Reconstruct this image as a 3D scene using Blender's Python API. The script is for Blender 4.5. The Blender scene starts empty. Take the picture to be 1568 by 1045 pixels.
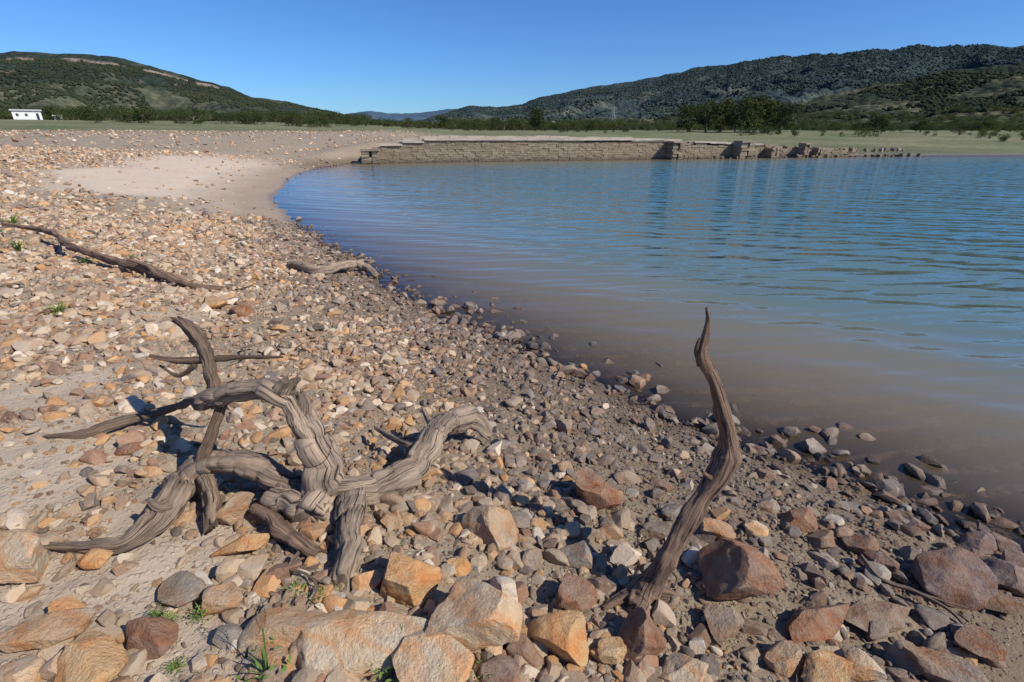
import bpy, bmesh, math, random, time
import numpy as np
from mathutils import Vector
random.seed(7); rng=np.random.default_rng(7)
scene=bpy.context.scene
H=2.2
# ---------------------------------------------------------------- noise
def h2(ix,iy,seed):
    n=(ix*374761393+iy*668265263+seed*144269504)&0xffffffff
    n=((n^(n>>13))*1274126177)&0xffffffff
    n=n^(n>>16)
    return n/4294967295.0
def vn(x,y,seed=0):
    x=np.asarray(x,float);y=np.asarray(y,float)
    ix=np.floor(x).astype(np.int64);iy=np.floor(y).astype(np.int64)
    fx=x-ix;fy=y-iy;ux=fx*fx*(3-2*fx);uy=fy*fy*(3-2*fy)
    a=h2(ix,iy,seed);b=h2(ix+1,iy,seed);c=h2(ix,iy+1,seed);d=h2(ix+1,iy+1,seed)
    return 2*((a*(1-ux)+b*ux)*(1-uy)+(c*(1-ux)+d*ux)*uy)-1
def fbm(x,y,o=4,seed=0):
    r=0;a=1;t=0
    for i in range(o):
        r=r+a*vn(x*2**i+17.3*i,y*2**i-9.1*i,seed+i);t+=a;a*=.5
    return r/t
def vn3(p,seed=0):
    p=np.asarray(p,float);i=np.floor(p).astype(np.int64);f=p-i;u=f*f*(3-2*f)
    def hh(a,b,c): return h2(i[:,0]+a+(i[:,2]+c)*7919,i[:,1]+b+(i[:,2]+c)*104729,seed)
    r=0
    for a in (0,1):
        for b in (0,1):
            for c in (0,1):
                w=(u[:,0] if a else 1-u[:,0])*(u[:,1] if b else 1-u[:,1])*(u[:,2] if c else 1-u[:,2])
                r=r+w*hh(a,b,c)
    return 2*r-1
def fbm3(p,o=4,seed=0):
    r=0;a=1;t=0
    for k in range(o):
        r=r+a*vn3(p*2**k+k*13.7,seed+k);t+=a;a*=.5
    return r/t
def ss(x,a,b):
    t=np.clip((np.asarray(x,float)-a)/(b-a),0,1);return t*t*(3-2*t)
# ---------------------------------------------------------------- lake outline (metres, waterline z=0)
LAKE=np.array([(2.89,2.01),(2.27,2.58),(1.19,3.48),(.11,4.63),(-.8,5.65),(-1.75,6.74),(-3.75,9.7),(-5.3,12),(-6.6,14.3),(-8.2,17),(-9.24,20.1),
 (-10.6,24),(-11.6,28),(-12,32),(-11.3,36.2),(-10.3,36.6),(9,40.9),(28.9,45.2),(33,45.6),(44,46.5),(70,50),(110,46),(150,20),(150,-40),(80,-55),(25,-25),(9,-6),(4.7,0)],float)
def sd(x,y):
    x=np.asarray(x,float);y=np.asarray(y,float)
    d=np.full(x.shape,1e18);ins=np.zeros(x.shape,bool)
    n=len(LAKE)
    for i in range(n):
        ax,ay=LAKE[i];bx,by=LAKE[(i+1)%n]
        ex,ey=bx-ax,by-ay
        px=x-ax;py=y-ay
        t=np.clip((px*ex+py*ey)/(ex*ex+ey*ey),0,1)
        qx=px-t*ex;qy=py-t*ey
        d=np.minimum(d,qx*qx+qy*qy)
        if by!=ay:
            ins^=((ay>y)!=(by>y))&(x<ex/ey*py+ax)
    d=np.sqrt(d)
    s=np.where(ins,-d,d)
    near=1-ss(y,30,36)
    return s+near*(.14*fbm(x*1.3,y*1.3,3,5)+.07*fbm(x*5,y*5,2,8))
def gz(x,y,micro=True,s=None):
    x=np.asarray(x,float);y=np.asarray(y,float)
    if s is None: s=sd(x,y)
    r=np.hypot(x,y)
    land=2.0*(1-np.exp(-np.maximum(s,0)/11))
    hb=np.interp(x,[-12,10,29,35],[1.3,1.15,.35,.05])
    far=hb*ss(s,.4,2.4)+(1.7-hb)*ss(s,2.5,110)
    wf=ss(y,33,38)*ss(x,-16,-10)
    z=land*(1-wf)+far*wf
    z=z+2.2*ss(r,50,180)*ss(-x,15,80)
    z=z+.14*fbm(x/9,y/9,3,31)*ss(s,2,12)
    z=np.where(s<0,np.maximum(.09*s,-1.6),z)
    if micro:
        m=ss(s,-1,.4)*(1-ss(r,30,60))
        z=z+m*(.035*fbm(x*1.4,y*1.4,3,11)*ss(s,0,1)+.012*fbm(x*7,y*7,3,12))
    return z
# ---------------------------------------------------------------- mesh helpers
def mk(name,V,F,mat=None,smooth=True,link=True):
    V=np.asarray(V,np.float32);F=np.asarray(F,np.int32);k=F.shape[1]
    me=bpy.data.meshes.new(name)
    me.vertices.add(len(V));me.vertices.foreach_set('co',V.ravel())
    me.loops.add(F.size);me.loops.foreach_set('vertex_index',F.ravel())
    me.polygons.add(len(F));me.polygons.foreach_set('loop_start',np.arange(0,F.size,k,dtype=np.int32))
    me.polygons.foreach_set('use_smooth',np.full(len(F),smooth))
    me.update(calc_edges=True)
    if mat: me.materials.append(mat)
    ob=bpy.data.objects.new(name,me)
    if link: scene.collection.objects.link(ob)
    return ob
def attr(ob,name,arr,typ='FLOAT'):
    a=ob.data.attributes.new(name,typ,'POINT')
    a.data.foreach_set('vector' if typ=='FLOAT_VECTOR' else 'value',np.asarray(arr,np.int32 if typ=='INT' else np.float32).ravel())
ICO={}
def ico(n):
    if n not in ICO:
        bm=bmesh.new();bmesh.ops.create_icosphere(bm,subdivisions=n,radius=1)
        ICO[n]=(np.array([v.co[:] for v in bm.verts]),np.array([[v.index for v in f.verts] for f in bm.faces]));bm.free()
    return ICO[n]
def grid(nr,na):
    i=np.arange(nr-1)[:,None]*na+np.arange(na-1)[None,:]
    return np.stack([i,i+na,i+na+1,i+1],-1).reshape(-1,4)[:, ::-1]
def polar(rs,az):
    R,A=np.meshgrid(rs,az,indexing='ij')
    return (R*np.sin(A)).ravel(),(R*np.cos(A)).ravel()
# ---------------------------------------------------------------- shader helpers
def newmat(name):
    m=bpy.data.materials.new(name);m.use_nodes=True;m.node_tree.nodes.clear();return m,m.node_tree
def nd(nt,t,at=None,ins=None):
    n=nt.nodes.new(t)
    for k,v in (at or {}).items(): setattr(n,k,v)
    for k,v in (ins or {}).items():
        if isinstance(v,bpy.types.NodeSocket): nt.links.new(v,n.inputs[k])
        else: n.inputs[k].default_value=v
    return n
def c4(c): return (c[0],c[1],c[2],1)
def mix(nt,f,a,b,bl='MIX'):
    n=nt.nodes.new('ShaderNodeMix');n.data_type='RGBA';n.blend_type=bl
    for i,v in ((0,f),(6,a),(7,b)):
        if isinstance(v,bpy.types.NodeSocket): nt.links.new(v,n.inputs[i])
        else: n.inputs[i].default_value=v if i==0 else c4(v)
    return n.outputs[2]
def mth(nt,op,a,b=0.0,clamp=False):
    n=nt.nodes.new('ShaderNodeMath');n.operation=op;n.use_clamp=clamp
    for i,v in ((0,a),(1,b)):
        if isinstance(v,bpy.types.NodeSocket): nt.links.new(v,n.inputs[i])
        else: n.inputs[i].default_value=v
    return n.outputs[0]
def rng_(nt,v,a,b,c=0.,d=1.):
    n=nd(nt,'ShaderNodeMapRange',None,{0:v,1:a,2:b,3:c,4:d});return n.outputs[0]
def noise(nt,vec,sc,det=4,ro=.55):
    return nd(nt,'ShaderNodeTexNoise',None,{'Vector':vec,'Scale':sc,'Detail':det,'Roughness':ro}).outputs[0]
def at_(nt,name,typ='GEOMETRY'):
    return nd(nt,'ShaderNodeAttribute',{'attribute_name':name,'attribute_type':typ})
def finish(nt,col,rough=.9,height=None,dist=.01,spec=.3):
    b=nd(nt,'ShaderNodeBsdfPrincipled',None,{'Base Color':col if isinstance(col,bpy.types.NodeSocket) else c4(col),'Roughness':rough,'Specular IOR Level':spec})
    if height is not None:
        bp=nd(nt,'ShaderNodeBump',None,{'Height':height,'Distance':dist,'Strength':1.0})
        nt.links.new(bp.outputs[0],b.inputs['Normal'])
    o=nd(nt,'ShaderNodeOutputMaterial',None,{'Surface':b.outputs[0]});return b
# ---- ground
m_ground,nt=newmat('ground_mat')
P=nd(nt,'ShaderNodeNewGeometry').outputs['Position'];sx=nd(nt,'ShaderNodeSeparateXYZ',None,{0:P})
n1=noise(nt,P,1.1,6);n2=noise(nt,P,9,6,.65);n3=noise(nt,P,60,4,.7)
dirt=mix(nt,n1,(.25,.19,.125),(.39,.305,.21));dirt=mix(nt,rng_(nt,n2,.35,.7),dirt,(.31,.24,.165))
dirt=mix(nt,rng_(nt,n3,.35,.75,0,.5),dirt,(.45,.36,.26))
vo=nd(nt,'ShaderNodeTexVoronoi',None,{'Vector':P,'Scale':9.,'Randomness':1.})
vo2=nd(nt,'ShaderNodeTexVoronoi',None,{'Vector':P,'Scale':34.,'Randomness':1.})
def pebcol(v):
    r=nd(nt,'ShaderNodeValToRGB');s=nd(nt,'ShaderNodeSeparateColor',None,{0:v.outputs['Color']});nt.links.new(s.outputs[0],r.inputs[0])
    e=r.color_ramp.elements;e[0].color=(.25,.18,.12,1);e[1].color=(.58,.48,.36,1)
    for p,c in ((.25,(.40,.31,.21,1)),(.45,(.48,.32,.17,1)),(.6,(.33,.27,.21,1)),(.8,(.47,.38,.27,1))):
        q=e.new(p);q.color=c
    return r.outputs[0]
rocky=mth(nt,'SUBTRACT',1.0,at_(nt,'sand').outputs['Fac'],True)
pf=mth(nt,'MULTIPLY',rng_(nt,vo.outputs['Distance'],.42,.36),rng_(nt,noise(nt,P,.7,4),.35,.6,.2,.9))
pf=mth(nt,'MULTIPLY',pf,rocky);pf=mth(nt,'MULTIPLY',pf,at_(nt,'farstone').outputs['Fac'])
pf2=mth(nt,'MULTIPLY',rng_(nt,vo2.outputs['Distance'],.4,.3,0,.75),rocky)
col=mix(nt,pf2,dirt,pebcol(vo2));col=mix(nt,pf,col,pebcol(vo))
sandc=mix(nt,n1,(.56,.43,.31),(.66,.53,.40));sandc=mix(nt,rng_(nt,n3,.4,.8,0,.35),sandc,(.44,.34,.24))
sandc=mix(nt,rng_(nt,n2,.5,.75,0,.35),sandc,(.40,.31,.22))
col=mix(nt,at_(nt,'sand').outputs['Fac'],col,sandc)
gn=noise(nt,P,.06,6,.6);gn2=noise(nt,P,1.3,6,.7)
gr=mix(nt,rng_(nt,gn,.4,.62),(.13,.145,.055),(.30,.25,.14));gr=mix(nt,rng_(nt,gn2,.35,.7),gr,(.09,.115,.04))
col=mix(nt,mth(nt,'MULTIPLY',at_(nt,'grass').outputs['Fac'],rng_(nt,gn2,.2,.5,.6,1.)),col,gr)
col=mix(nt,mth(nt,'MULTIPLY',at_(nt,'tuft').outputs['Fac'],rng_(nt,gn2,.5,.62)),col,(.15,.16,.06))
wet=rng_(nt,mth(nt,'ADD',sx.outputs[2],mth(nt,'MULTIPLY',n2,-.06)),.07,-.015)
wet2=rng_(nt,mth(nt,'ADD',sx.outputs[2],mth(nt,'MULTIPLY',n1,-.25)),.34,.03,0,.75)
near=mth(nt,'SUBTRACT',1.0,at_(nt,'grass').outputs['Fac'],True)
col=mix(nt,mth(nt,'MULTIPLY',mth(nt,'MAXIMUM',wet,wet2),near),col,mix(nt,1.,col,(.46,.42,.37),'MULTIPLY'))
hgt=mth(nt,'ADD',mth(nt,'MULTIPLY',n2,1.2),mth(nt,'MULTIPLY',n3,.35))
hgt=mth(nt,'ADD',hgt,mth(nt,'MULTIPLY',pf2,.5));hgt=mth(nt,'ADD',hgt,mth(nt,'MULTIPLY',pf,2.))
b=finish(nt,col,.9,hgt,.018)
nt.links.new(rng_(nt,wet,0,1,.92,.45),b.inputs['Roughness'])
# ---- stones
def stone_mat(name,inst):
    m,nt=newmat(name)
    P=nd(nt,'ShaderNodeNewGeometry').outputs['Position'];sx=nd(nt,'ShaderNodeSeparateXYZ',None,{0:P})
    a=at_(nt,'col','INSTANCER' if inst else 'GEOMETRY').outputs['Vector']
    oi=nd(nt,'ShaderNodeObjectInfo').outputs['Random']
    oc=nd(nt,'ShaderNodeTexCoord').outputs['Object']
    cb=nd(nt,'ShaderNodeCombineXYZ',None,{0:mth(nt,'MULTIPLY',oi,37.),1:mth(nt,'MULTIPLY',oi,91.),2:oi}).outputs[0]
    v=nd(nt,'ShaderNodeVectorMath',{'operation':'MULTIPLY_ADD'},{0:oc,1:(1,1,1) if inst else (3.5,3.5,3.5),2:cb}).outputs[0]
    a1=noise(nt,v,1.4,5,.6);a2=noise(nt,v,5,6,.7);a3=noise(nt,v,22,5,.7)
    col=mix(nt,rng_(nt,a1,.4,.62,0,.5 if inst else .75),a,mix(nt,1.,a,(1.15,.84,.58) if inst else (1.12,.76,.45),'MULTIPLY'))
    col=mix(nt,rng_(nt,a2,.45,.7,0,.6 if inst else .5),col,mix(nt,.45,col,(.57,.49,.38) if inst else (.66,.52,.35)))
    col=mix(nt,rng_(nt,a2,.42,.25,0,.6),col,mix(nt,1.,col,(.55,.48,.43),'MULTIPLY'))
    col=mix(nt,rng_(nt,a3,.5,.8,0,.5),col,mix(nt,1.,col,(.6,.55,.50),'MULTIPLY'))
    if not inst:
        w=nd(nt,'ShaderNodeTexWave',{'wave_type':'BANDS','bands_direction':'DIAGONAL'},{'Vector':v,'Scale':.8,'Distortion':9.,'Detail':4.,'Detail Scale':1.6}).outputs['Fac']
        col=mix(nt,rng_(nt,w,.6,.95,0,.5),col,mix(nt,1.,col,(1.0,.62,.36),'MULTIPLY'))
        stn=noise(nt,v,2.6,7,.75);col=mix(nt,rng_(nt,stn,.53,.62,0,.35),col,mix(nt,1.,col,(.5,.42,.36),'MULTIPLY'))
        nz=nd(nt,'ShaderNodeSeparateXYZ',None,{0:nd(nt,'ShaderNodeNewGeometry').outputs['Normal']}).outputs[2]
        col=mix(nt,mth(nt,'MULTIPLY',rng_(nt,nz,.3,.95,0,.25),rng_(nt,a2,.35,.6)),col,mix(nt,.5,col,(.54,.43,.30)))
    wet=rng_(nt,sx.outputs[2],.05,.0)
    col=mix(nt,wet,col,mix(nt,1.,col,(.42,.38,.36),'MULTIPLY'))
    h=mth(nt,'ADD',mth(nt,'MULTIPLY',a2,.8),mth(nt,'MULTIPLY',a3,.45))
    b=finish(nt,col,.85,h,.012 if inst else .03,.3)
    nt.links.new(rng_(nt,wet,0,1,.85,.35),b.inputs['Roughness'])
    return m
m_st=stone_mat('stone_inst_mat',True);m_bo=stone_mat('boulder_mat',False)
# ---- wood
def wood_mat(name,light,dark):
    m,nt=newmat(name)
    f=at_(nt,'fib').outputs['Vector']
    a=noise(nt,f,5,6,.7);b_=noise(nt,f,1.6,4,.6);c=noise(nt,f,22,4,.7)
    mp=nd(nt,'ShaderNodeVectorMath',{'operation':'MULTIPLY'},{0:f,1:(1,1,.2)}).outputs[0]
    crk=noise(nt,mp,9,4,.65);fine=noise(nt,mp,26,3,.6)
    col=mix(nt,rng_(nt,a,.3,.7),dark,light);col=mix(nt,rng_(nt,b_,.42,.62,0,.7),col,(light[0]*1.32,light[1]*1.25,light[2]*1.13))
    col=mix(nt,rng_(nt,b_,.42,.30,0,.6),col,(dark[0]*.9,dark[1]*.8,dark[2]*.7))
    col=mix(nt,rng_(nt,fine,.5,.68,0,.6),col,(dark[0]*.7,dark[1]*.65,dark[2]*.6))
    col=mix(nt,rng_(nt,c,.55,.8,0,.5),col,(dark[0]*.6,dark[1]*.6,dark[2]*.6))
    col=mix(nt,rng_(nt,crk,.43,.365,0,.92),col,(dark[0]*.22,dark[1]*.19,dark[2]*.17))
    col=mix(nt,at_(nt,'dk').outputs['Fac'],col,mix(nt,1.,col,(.5,.43,.38),'MULTIPLY'))
    h=mth(nt,'ADD',mth(nt,'MULTIPLY',a,.8),mth(nt,'MULTIPLY',rng_(nt,crk,.34,.44),1.2));h=mth(nt,'ADD',h,mth(nt,'MULTIPLY',fine,-.5))
    finish(nt,col,.85,h,.009,.25);return m
m_w1=wood_mat('weathered_wood',(.385,.30,.225),(.20,.145,.102))
m_w2=wood_mat('brown_wood',(.28,.185,.13),(.13,.085,.06))
# ---- simple materials
def simple(name,c1,c2,sc=3,rough=.9,bump=.02):
    m,nt=newmat(name);P=nd(nt,'ShaderNodeNewGeometry').outputs['Position'];n=noise(nt,P,sc,6,.65)
    finish(nt,mix(nt,rng_(nt,n,.3,.7),c1,c2),rough,n,bump);return m
m_wall,nt=newmat('masonry_mat')
P=nd(nt,'ShaderNodeNewGeometry').outputs['Position'];n=noise(nt,P,2.5,6,.7);nb=noise(nt,P,.3,3)
a=at_(nt,'tint').outputs['Fac'];sx=nd(nt,'ShaderNodeSeparateXYZ',None,{0:P})
col=mix(nt,a,(.18,.14,.09),(.33,.265,.18));col=mix(nt,rng_(nt,n,.35,.7,0,.6),col,(.26,.21,.15));col=mix(nt,rng_(nt,nb,.45,.65,0,.4),col,(.29,.20,.115))
col=mix(nt,rng_(nt,sx.outputs[2],.3,.05,0,.6),col,(.09,.07,.05))
finish(nt,col,.9,n,.03)
m_cope=simple('coping_mat',(.40,.335,.25),(.54,.46,.36),1.5)
m_white=simple('white_paint',(.72,.70,.66),(.8,.79,.76),2)
m_roofm=simple('roof_grey',(.35,.33,.31),(.5,.48,.45),2)
m_glass=simple('dark_glass',(.03,.04,.05),(.05,.06,.07),2,.2)
m_steel=simple('galvanised_steel',(.3,.31,.32),(.4,.41,.42),2,.5)
m_bark=simple('bark',(.10,.07,.05),(.18,.14,.10),5)
def leafmat(name,c1,c2,tr=.25,sc=.5):
    m,nt=newmat(name);P=nd(nt,'ShaderNodeNewGeometry').outputs['Position'];n=noise(nt,P,sc,4,.7);n2=noise(nt,P,.01,4,.6)
    oi=nd(nt,'ShaderNodeObjectInfo').outputs['Random']
    col=mix(nt,rng_(nt,n,.35,.65),c1,c2);col=mix(nt,oi,col,mix(nt,1.,col,(1.5,1.3,1.2),'MULTIPLY'))
    col=mix(nt,rng_(nt,n2,.42,.62,0,.6),col,mix(nt,1.,col,(.55,.62,.70),'MULTIPLY'))
    d=nd(nt,'ShaderNodeBsdfDiffuse',None,{'Color':col});t=nd(nt,'ShaderNodeBsdfTranslucent',None,{'Color':col})
    ms=nd(nt,'ShaderNodeMixShader',None,{0:tr,1:d.outputs[0],2:t.outputs[0]})
    nd(nt,'ShaderNodeOutputMaterial',None,{'Surface':ms.outputs[0]});return m
m_leaf=leafmat('tree_leaves',(.05,.073,.028),(.09,.115,.042),.35)
m_weed=leafmat('weed_leaves',(.12,.20,.05),(.18,.27,.07),.25,20)
m_forest=leafmat('forest_leaves',(.024,.036,.022),(.048,.056,.031),.0)
m_forest_hazed=leafmat('mountain_leaves_hazed',(.031,.048,.044),(.052,.070,.058),.0)  # bluer copy of the forest leaves, aerial haze painted into the colour
# ---- hills
def hillmat(name,haze):
    m,nt=newmat(name);P=nd(nt,'ShaderNodeNewGeometry').outputs['Position']
    n=noise(nt,P,.012,8,.65);n2=noise(nt,P,.07,6,.75);vo=nd(nt,'ShaderNodeTexVoronoi',None,{'Vector':P,'Scale':.13}).outputs['Distance']
    up=at_(nt,'up').outputs['Fac'];rk=at_(nt,'rock').outputs['Fac']
    col=mix(nt,rng_(nt,n2,.35,.65),(.026,.038,.025),(.052,.062,.036))
    col=mix(nt,rng_(nt,vo,.2,.8,0,.5),col,(.018,.028,.02))
    scrub=mix(nt,rng_(nt,n2,.4,.6),(.065,.075,.038),(.17,.155,.085))
    f=mth(nt,'ADD',rng_(nt,n,.44,.62),rng_(nt,up,.05,.45,.35,-.6),True)
    col=mix(nt,f,col,scrub)
    col=mix(nt,rk,col,mix(nt,rng_(nt,n2,.35,.6),(.13,.10,.08),(.40,.30,.225)))
    col=mix(nt,haze,col,(.10,.165,.25))  # distance haze tinted straight into the slope colour, stronger on far ranges
    h=mth(nt,'ADD',mth(nt,'MULTIPLY',vo,-1.),n2)
    finish(nt,col,1.,h,4.,0.);return m
def hill(name,prof,D,r0,az0,az1,haze,seed,rock=False,gul=.3):
    pa=np.radians([p[0] for p in prof]);pt=np.array([p[1] for p in prof])
    def hz(x,y,full=False):
        A=np.arctan2(x,y);R=np.hypot(x,y)
        dd=D*(1+.12*fbm(A*4,A*0+seed,3,seed))
        hr=np.interp(A,pa,pt)*dd+H
        hr=hr*(1+.035*fbm(A*40,A*0,4,seed+3))
        p=(R-r0)/(dd-r0)
        up=np.clip(p,0,1)
        base=np.where(p<1,np.power(up,1.45),np.maximum(1-(p-1)*.9,-.3))
        g=1-np.abs(fbm(x/190,y/190,4,seed+9))*2
        w=4*up*(1-up)
        z=hr*base-w*hr*gul*np.clip(1-g,0,1)+ (fbm(x/25,y/25,3,seed+2)*3*ss(p,0,.3))
        z=np.where(p<0,-6+0*z,z-3*(1-ss(p,0,.05)))
        if full:
            rk=np.zeros_like(z)
            if rock:
                q=z/hr+.05*fbm(A*25,A*0,3,4)
                rk=np.maximum(ss(q,.83,.85)*(1-ss(q,.89,.91)),.6*ss(q,.60,.62)*(1-ss(q,.65,.67)))*ss(fbm(A*40,q*3,4,77),-.1,.15)*ss(z,50,70)
            return z,z/170.,rk
        return z
    rs=np.concatenate([np.linspace(r0-10,D*1.15,210),np.linspace(D*1.17,D*1.6,20)])
    az=np.radians(np.arange(az0,az1,.125))
    x,y=polar(rs,az);z,up,rk=hz(x,y,True)
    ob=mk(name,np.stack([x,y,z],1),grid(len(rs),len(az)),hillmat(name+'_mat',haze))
    attr(ob,'up',up);attr(ob,'rock',rk)
    return hz
PR=[(-14,0),(-9,.018),(-6.5,.031),(-4.5,.039),(-1.7,.0367),(1.1,.042),(3.2,.055),(6.6,.0656),(10.6,.0754),(14.4,.0844),(18.1,.0957),(22.2,.101),(26,.108),(29.2,.108),(32,.111),(35.7,.1095),(39.85,.105),(42.4,.102),(55,.09),(75,.07),(95,.02)]
PL=[(-95,.02),(-75,.06),(-55,.085),(-42.5,.0915),(-40.6,.0959),(-38.7,.097),(-35.8,.0959),(-33.2,.0886),(-30,.0719),(-27.5,.0633),(-25.8,.0478),(-22.6,.0441),(-19.1,.0295),(-16.7,.0194),(-11,.0)]
PD=[(-40,.01),(-20,.018),(-17,.026),(-15,.030),(-13,.026),(-10,.027),(-7,.034),(-5,.034),(0,.03),(20,.03)]
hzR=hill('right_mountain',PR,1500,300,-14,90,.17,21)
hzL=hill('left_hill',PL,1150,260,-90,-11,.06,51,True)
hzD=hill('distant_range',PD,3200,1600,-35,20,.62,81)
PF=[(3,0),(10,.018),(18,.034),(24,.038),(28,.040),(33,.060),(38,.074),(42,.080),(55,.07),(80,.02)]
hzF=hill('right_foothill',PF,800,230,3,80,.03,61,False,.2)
# ---------------------------------------------------------------- ground sheet
rs=np.concatenate([[.02],np.geomspace(.3,4500,640)])
az=np.radians(np.concatenate([np.arange(-180,-72,3.),np.arange(-72,72,.26),np.arange(72,180.1,3.)]))
x,y=polar(rs,az)
s=sd(x,y);z=gz(x,y,True,s);r=np.hypot(x,y)
z=np.where(r>1500,z-(r-1500)*.002,z)
ground=mk('ground',np.stack([x,y,z],1),grid(len(rs),len(az)),m_ground)
def sandf(x,y,s):
    wob=2.2*fbm(x*.35,y*.35,3,40)
    return ss(y+wob*.8+x*.12,11.2,12.8)*(1-ss(s+wob*.7,5.2,7.2))*(1-ss(y,27,34))
def mudf(x,y):
    m=0
    for cx,cy,rr in ((-2.6,2.1,.55),(-1.62,1.42,.45),(1.65,1.5,.25),(-3.2,2.9,.35),(-1.2,1.15,.25),(-3.6,4.6,.4)):
        m=np.maximum(m,1-ss(np.hypot(x-cx,y-cy)+.25*fbm(x*3,y*3,3,9),rr*.5,rr*1.2))
    return m
attr(ground,'sand',np.maximum(sandf(x,y,s),.5*mudf(x,y)))
fr=ss(y,36,48)*ss(s,1.5,5)*ss(x,-12,20)+ss(r+8*fbm(x/12,y/12,3,3),58,85)
attr(ground,'grass',np.clip(fr,0,1))
attr(ground,'tuft',ss(s,6,12)*ss(fbm(x*.4,y*.4,3,120),.1,.4)*ss(r,6,14)*.8)
attr(ground,'farstone',ss(r,8,16)*(1-.7*ss(r,22,50)))
# ---------------------------------------------------------------- water
rs=np.concatenate([[.05],np.geomspace(1.5,220,420)]);az=np.radians(np.arange(-60,180,.4))
x,y=polar(rs,az);s=sd(x,y);dep=-gz(x,y,False,s)
F=grid(len(rs),len(az));keep=(s[F].min(1)<.4);F=F[keep]
used=np.unique(F);mp=np.zeros(len(x),int);mp[used]=np.arange(len(used))
m_water,nt=newmat('water_mat')
P=nd(nt,'ShaderNodeNewGeometry').outputs['Position']
di=at_(nt,'dist').outputs['Fac'];dp=at_(nt,'depth').outputs['Fac']
wn=noise(nt,P,.35,4)
f1=rng_(nt,mth(nt,'ADD',di,mth(nt,'MULTIPLY',mth(nt,'SUBTRACT',wn,.5),1.8)),.5,4.2)
bc=mix(nt,f1,(.33,.24,.135),(.145,.195,.17));bc=mix(nt,rng_(nt,di,3,11),bc,(.075,.17,.185))
df=nd(nt,'ShaderNodeBsdfDiffuse',None,{'Color':bc});tr=nd(nt,'ShaderNodeBsdfTransparent',None,{'Color':(.90,.82,.68,1)})
al=mth(nt,'SUBTRACT',1.0,mth(nt,'POWER',2.718,mth(nt,'MULTIPLY',mth(nt,'MAXIMUM',dp,0.),-6.)),True)
body=nd(nt,'ShaderNodeMixShader',None,{0:al,1:tr.outputs[0],2:df.outputs[0]})
def wav(rot,scale,dis,dsc):
    m=nd(nt,'ShaderNodeMapping',None,{'Vector':P,'Rotation':(0,0,rot)}).outputs[0]
    m=nd(nt,'ShaderNodeMapping',None,{'Vector':m,'Scale':(.45,1.,1.)}).outputs[0]
    return nd(nt,'ShaderNodeTexWave',{'wave_type':'BANDS','bands_direction':'Y','wave_profile':'SIN'},{'Vector':m,'Scale':scale,'Distortion':dis,'Detail':2.,'Detail Scale':dsc,'Detail Roughness':.5}).outputs['Fac']
w1=wav(.22,.55,7.,1.2);w2=wav(-.12,1.15,6.,1.);w0=wav(.5,.22,5.,1.)
m2=nd(nt,'ShaderNodeMapping',None,{'Vector':P,'Scale':(4.,9.,1.),'Rotation':(0,0,-.1)}).outputs[0]
w3=noise(nt,m2,1.,2,.5)
amp=at_(nt,'amp').outputs['Fac']
hh=mth(nt,'ADD',mth(nt,'MULTIPLY',w1,.034),mth(nt,'MULTIPLY',w2,.013));hh=mth(nt,'ADD',hh,mth(nt,'MULTIPLY',w3,.016));hh=mth(nt,'ADD',hh,mth(nt,'MULTIPLY',w0,.05))
hh=mth(nt,'MULTIPLY',hh,amp)
bp=nd(nt,'ShaderNodeBump',None,{'Height':hh,'Distance':1.,'Strength':1.})
gl=nd(nt,'ShaderNodeBsdfGlossy',None,{'Color':(1,1,1,1),'Roughness':.08,'Normal':bp.outputs[0]})
fn=nd(nt,'ShaderNodeFresnel',None,{'IOR':1.33,'Normal':bp.outputs[0]})
ms=nd(nt,'ShaderNodeMixShader',None,{0:fn.outputs[0],1:body.outputs[0],2:gl.outputs[0]})
nd(nt,'ShaderNodeOutputMaterial',None,{'Surface':ms.outputs[0]})
water=mk('lake_water',np.stack([x,y,x*0],1)[used],mp[F],m_water)
attr(water,'dist',-s[used]);attr(water,'depth',dep[used])
attr(water,'amp',(.10+.90*ss(x*.5-s*.55+.25*y,1.,11)*(.8+.4*fbm(x/6,y/3,3,15)))[used])
# ---------------------------------------------------------------- rocks
def rock_v(sub,seed,nz=.04,planes=13,d0=.44,d1=.80):
    g=np.random.default_rng(seed);V,F=ico(sub);V=V.copy()
    for k in range(planes):
        n=g.normal(size=3);n/=np.linalg.norm(n);d=g.uniform(d0,d1)
        e=np.maximum(V@n-d,0);V-=e[:,None]*n
    V*=np.array([g.uniform(.9,1.2),g.uniform(.65,.95),g.uniform(.5,.8)])
    nrm=V/np.linalg.norm(V,axis=1)[:,None]
    V+=nrm*(fbm3(V*1.6+seed,3,seed)*nz*1.6)[:,None]
    if sub>3: V+=nrm*(fbm3(V*5+seed,3,seed+5)*nz*.8)[:,None]
    return V/ max(1e-6,(V.max(0)-V.min(0))[0])*1.0,F
def src_coll(name,obs):
    c=bpy.data.collections.new(name)
    for o in obs:c.objects.link(o)
    return c
def mk_pts(name,pts):
    me=bpy.data.meshes.new(name);me.vertices.add(len(pts));me.vertices.foreach_set('co',np.asarray(pts,np.float32).ravel());me.update()
    ob=bpy.data.objects.new(name,me);scene.collection.objects.link(ob);return ob
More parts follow.
